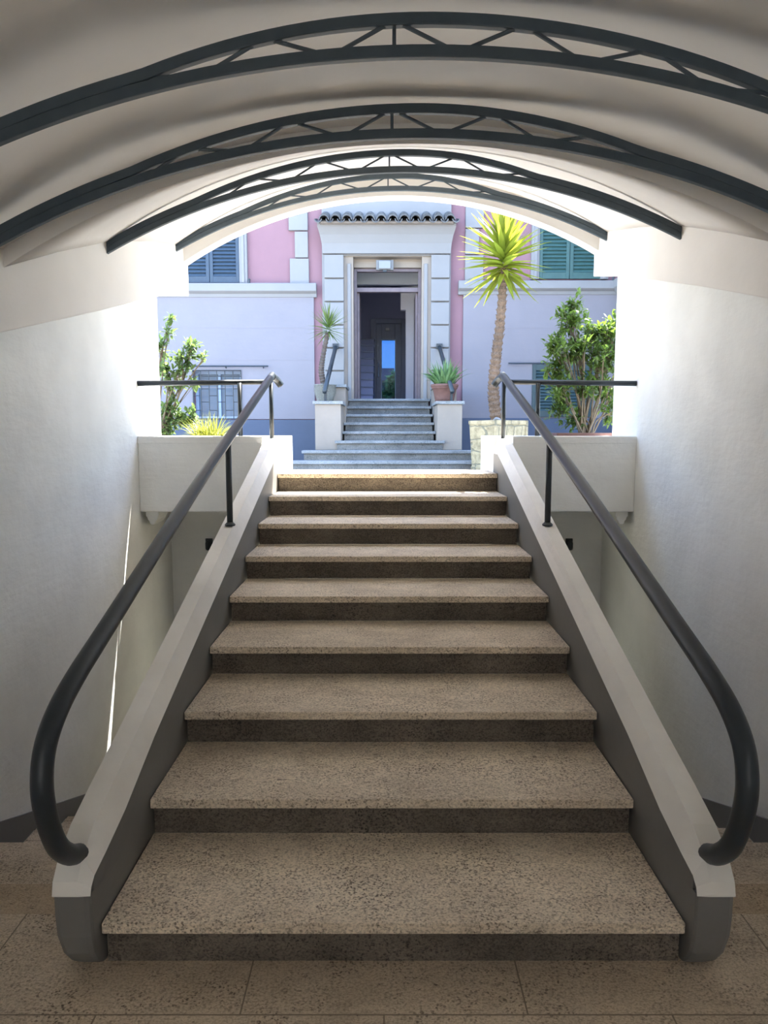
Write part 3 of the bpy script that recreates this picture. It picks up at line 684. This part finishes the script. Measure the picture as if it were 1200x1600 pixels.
def leaf(mb, p, d, n, L, W_):
    d = d.normalized(); s_ = d.cross(n)
    if s_.length < .01: s_ = d.orthogonal()
    s_.normalize(); up = s_.cross(d)
    vs = [p, p+d*L*.3+s_*W_*.45+up*W_*.12, p+d*L*.7+s_*W_*.38+up*W_*.08, p+d*L-up*L*.12, p+d*L*.7-s_*W_*.38+up*W_*.08, p+d*L*.3-s_*W_*.45+up*W_*.12, p+d*L*.35, p+d*L*.7]
    mb.add(vs, [(0, 6, 5), (0, 1, 6), (6, 1, 2, 7), (5, 6, 7, 4), (7, 2, 3), (4, 7, 3)])
def shrub(label, base, lobes, stems, mt, Lf, nper, seed, spread=.05, thick=.009):
    random.seed(seed); root = thing('shrub', label, 'shrub', tuple(base)); wood = MB(); fol = MB(); B0 = Vector(base)
    for (cx_, cz_, cy_, rad, cnt) in lobes:
        ctr = Vector((cx_, cy_, cz_)); b = B0+Vector((random.uniform(-spread, spread), random.uniform(-spread, spread), 0))
        mid = b.lerp(ctr, .5)+Vector((random.uniform(-.06, .06), random.uniform(-.04, .04), .05))
        path = spline([b, mid, ctr], 6); wood.tube(path, [thick*(1-.6*i/len(path)) for i in range(len(path))], 7)
        for k in range(cnt):
            v = Vector((random.gauss(0, 1), random.gauss(0, .8), random.gauss(0, 1))).normalized()*rad*random.uniform(.35, 1.05)
            e = ctr+v; wood.tube([path[random.randint(len(path)//2, len(path)-1)], ctr.lerp(e, .5)+Vector((0, 0, -.01)), e], [thick*.28, thick*.22, thick*.12], 5)
            tw = (e-ctr).normalized()+Vector((0, 0, .35))
            for j in range(nper):
                p = ctr.lerp(e, .35+.75*j/nper)+Vector([random.uniform(-.02, .02) for _ in range(3)])
                dr = tw*.5+Vector([random.uniform(-1, 1) for _ in range(3)])
                leaf(fol, p, dr, Vector((random.uniform(-.5, .5), random.uniform(-.5, .5), 1)), Lf*random.uniform(.7, 1.2), Lf*.42)
    for (dx, dz, dy) in stems:
        b = B0+Vector((random.uniform(-spread, spread), 0, 0)); e = B0+Vector((dx, dy, dz)); wood.tube(spline([b, b.lerp(e, .5)+Vector((dx*-.15, 0, 0)), e], 5), thick*.8, 7)
    wood.build('branches', STEM, root, solid=False); fol.build('foliage', mt, root, solid=False)
def lob(x, y, Y, r, c): q = on(x, y, Y); return (q.x, q.z, Y, r, c)
yb = 6.35; q = on(915, 676, yb)
shrub('large leafy green shrub behind the right planter, sunlit on top', (q.x, yb, 1.45),
      [lob(888, 500, yb, .17, 34), lob(897, 470, yb, .07, 8), lob(925, 520, yb+.1, .16, 30), lob(955, 520, yb, .16, 34), lob(975, 500, yb+.1, .16, 26), lob(875, 545, yb-.05, .15, 30), lob(905, 550, yb, .16, 34), lob(940, 560, yb, .18, 40), lob(975, 560, yb, .17, 36), lob(868, 575, yb, .12, 16),
       lob(880, 610, yb-.05, .16, 26), lob(915, 600, yb, .18, 28), lob(950, 610, yb, .17, 28), lob(870, 640, yb, .13, 18), lob(900, 650, yb+.05, .12, 14), lob(955, 645, yb, .12, 14)],
      [(-.25, .9, 0), (-.1, .8, .05), (.1, .8, 0), (-.35, .6, 0), (.15, .7, .1), (-.05, .9, -.05), (.2, .9, 0)], LEAF, .060, 11, 11)
q = on(272, 684, yb)
shrub('thin pale green shrub standing in the left planter beside the wall', (q.x-.12, yb, 1.45),
      [lob(262, 580, yb, .10, 12), lob(290, 560, yb, .11, 12), lob(300, 540, yb, .07, 8), lob(255, 545, yb, .10, 10), lob(268, 600, yb, .13, 14), lob(258, 640, yb, .12, 16), lob(275, 655, yb, .11, 16), lob(300, 655, yb, .12, 14), lob(262, 665, yb, .12, 16), lob(318, 560, yb, .04, 3), lob(264, 500, yb, .04, 3), lob(262, 520, yb, .05, 4), lob(300, 600, yb, .06, 4), lob(285, 575, yb, .08, 8)],
      [(.1, .6, 0), (.2, .5, 0)], LEAFL, .068, 8, 5)
random.seed(3)
g_ = MB(); cg = on(325, 683, 5.75)
for i in range(210):
    a = random.random()*2*PI; el = math.radians(random.uniform(15, 85)); off = random.uniform(-.10, .10)
    blade(g_, (cg.x+off, 5.75+random.uniform(-.08, .08), 1.46), (math.cos(a)*math.cos(el)+off*2, math.sin(a)*math.cos(el), math.sin(el)), random.uniform(.15, .25), .013, random.uniform(.5, 1.6), .2, 6)
gr = thing('grass_clump', 'bright yellow-green striped grass clump in the left planter', 'plant', (cg.x, 5.75, 1.46)); g_.build('foliage', GRS, gr, solid=False)
# terracotta troughs standing in the planters
for s, a, b, y0, label in ((-1, 250, 312, 6.2, 'low brown trough behind the rim of the left planter'), (1, 872, 968, 6.15, 'terracotta trough at the foot of the large shrub')):
    x0, x1 = on(a, 620, y0).x, on(b, 620, y0).x; zt = 1.492 if s < 0 else 1.52
    t_ = thing('trough', label, 'pot', ((x0+x1)/2, y0+.15, 1.455), 'troughs in the planters')
    m = MB(); m.box(x0, x1, y0, y0+.02, 1.455, zt); m.box(x0, x1, y0+.3, y0+.32, 1.455, zt); m.box(x0, x0+.02, y0+.02, y0+.3, 1.455, zt); m.box(x1-.02, x1, y0+.02, y0+.3, 1.455, zt)
    m.build('body', TERRA, t_, bevel=.004)

# ------------------------------------------------------------------ seen through the pane: garden tree and an orange house
hb = thing('distant_house', 'small orange house far behind, seen through the inner door pane', 'building', (.2, 36, 1.03))
ORG = plaster('orange_plaster', (.95, .55, .28), .05, .1); X0, X1 = on(594, 620, 36).x, on(608, 620, 36).x
MB().box(X0, X1, 36, 42, 1.03, on(0, 598, 36).z).build('wall', ORG, hb)
zt = on(0, 598, 36).z
MB().prism([(35.6, zt-.05), (35.6, zt+.08), (39, zt+1.0), (42.4, zt+.08), (42.4, zt-.05)], X0-.3, X1+.3).build('roof', TERRA, hb)
for xx in (598, 603): MB().box(on(xx, 620, 36).x-.07, on(xx, 620, 36).x+.07, 35.95, 36.01, zt-.45, zt-.12).build('window', DARKW, hb)
def tree(label, lobes, base, seed):
    shrub(label, base, lobes, [], leafmat('garden_tree_leaf_lit', (.22, .34, .12), (.42, .55, .2), (.7, .85, .3), .5), .11, 12, seed, .1, .03)  # leaf colour brightened so that the tree looks lit
tree('leafy garden tree seen through the inner door pane', [lob(613, 597, 24, .30, 30), lob(616, 588, 24, .2, 14), lob(619, 610, 24, .45, 34), lob(609, 612, 24, .25, 20), lob(600, 622, 24, .5, 26), lob(612, 625, 24, .7, 30)], (.5, 24, 1.03), 9)
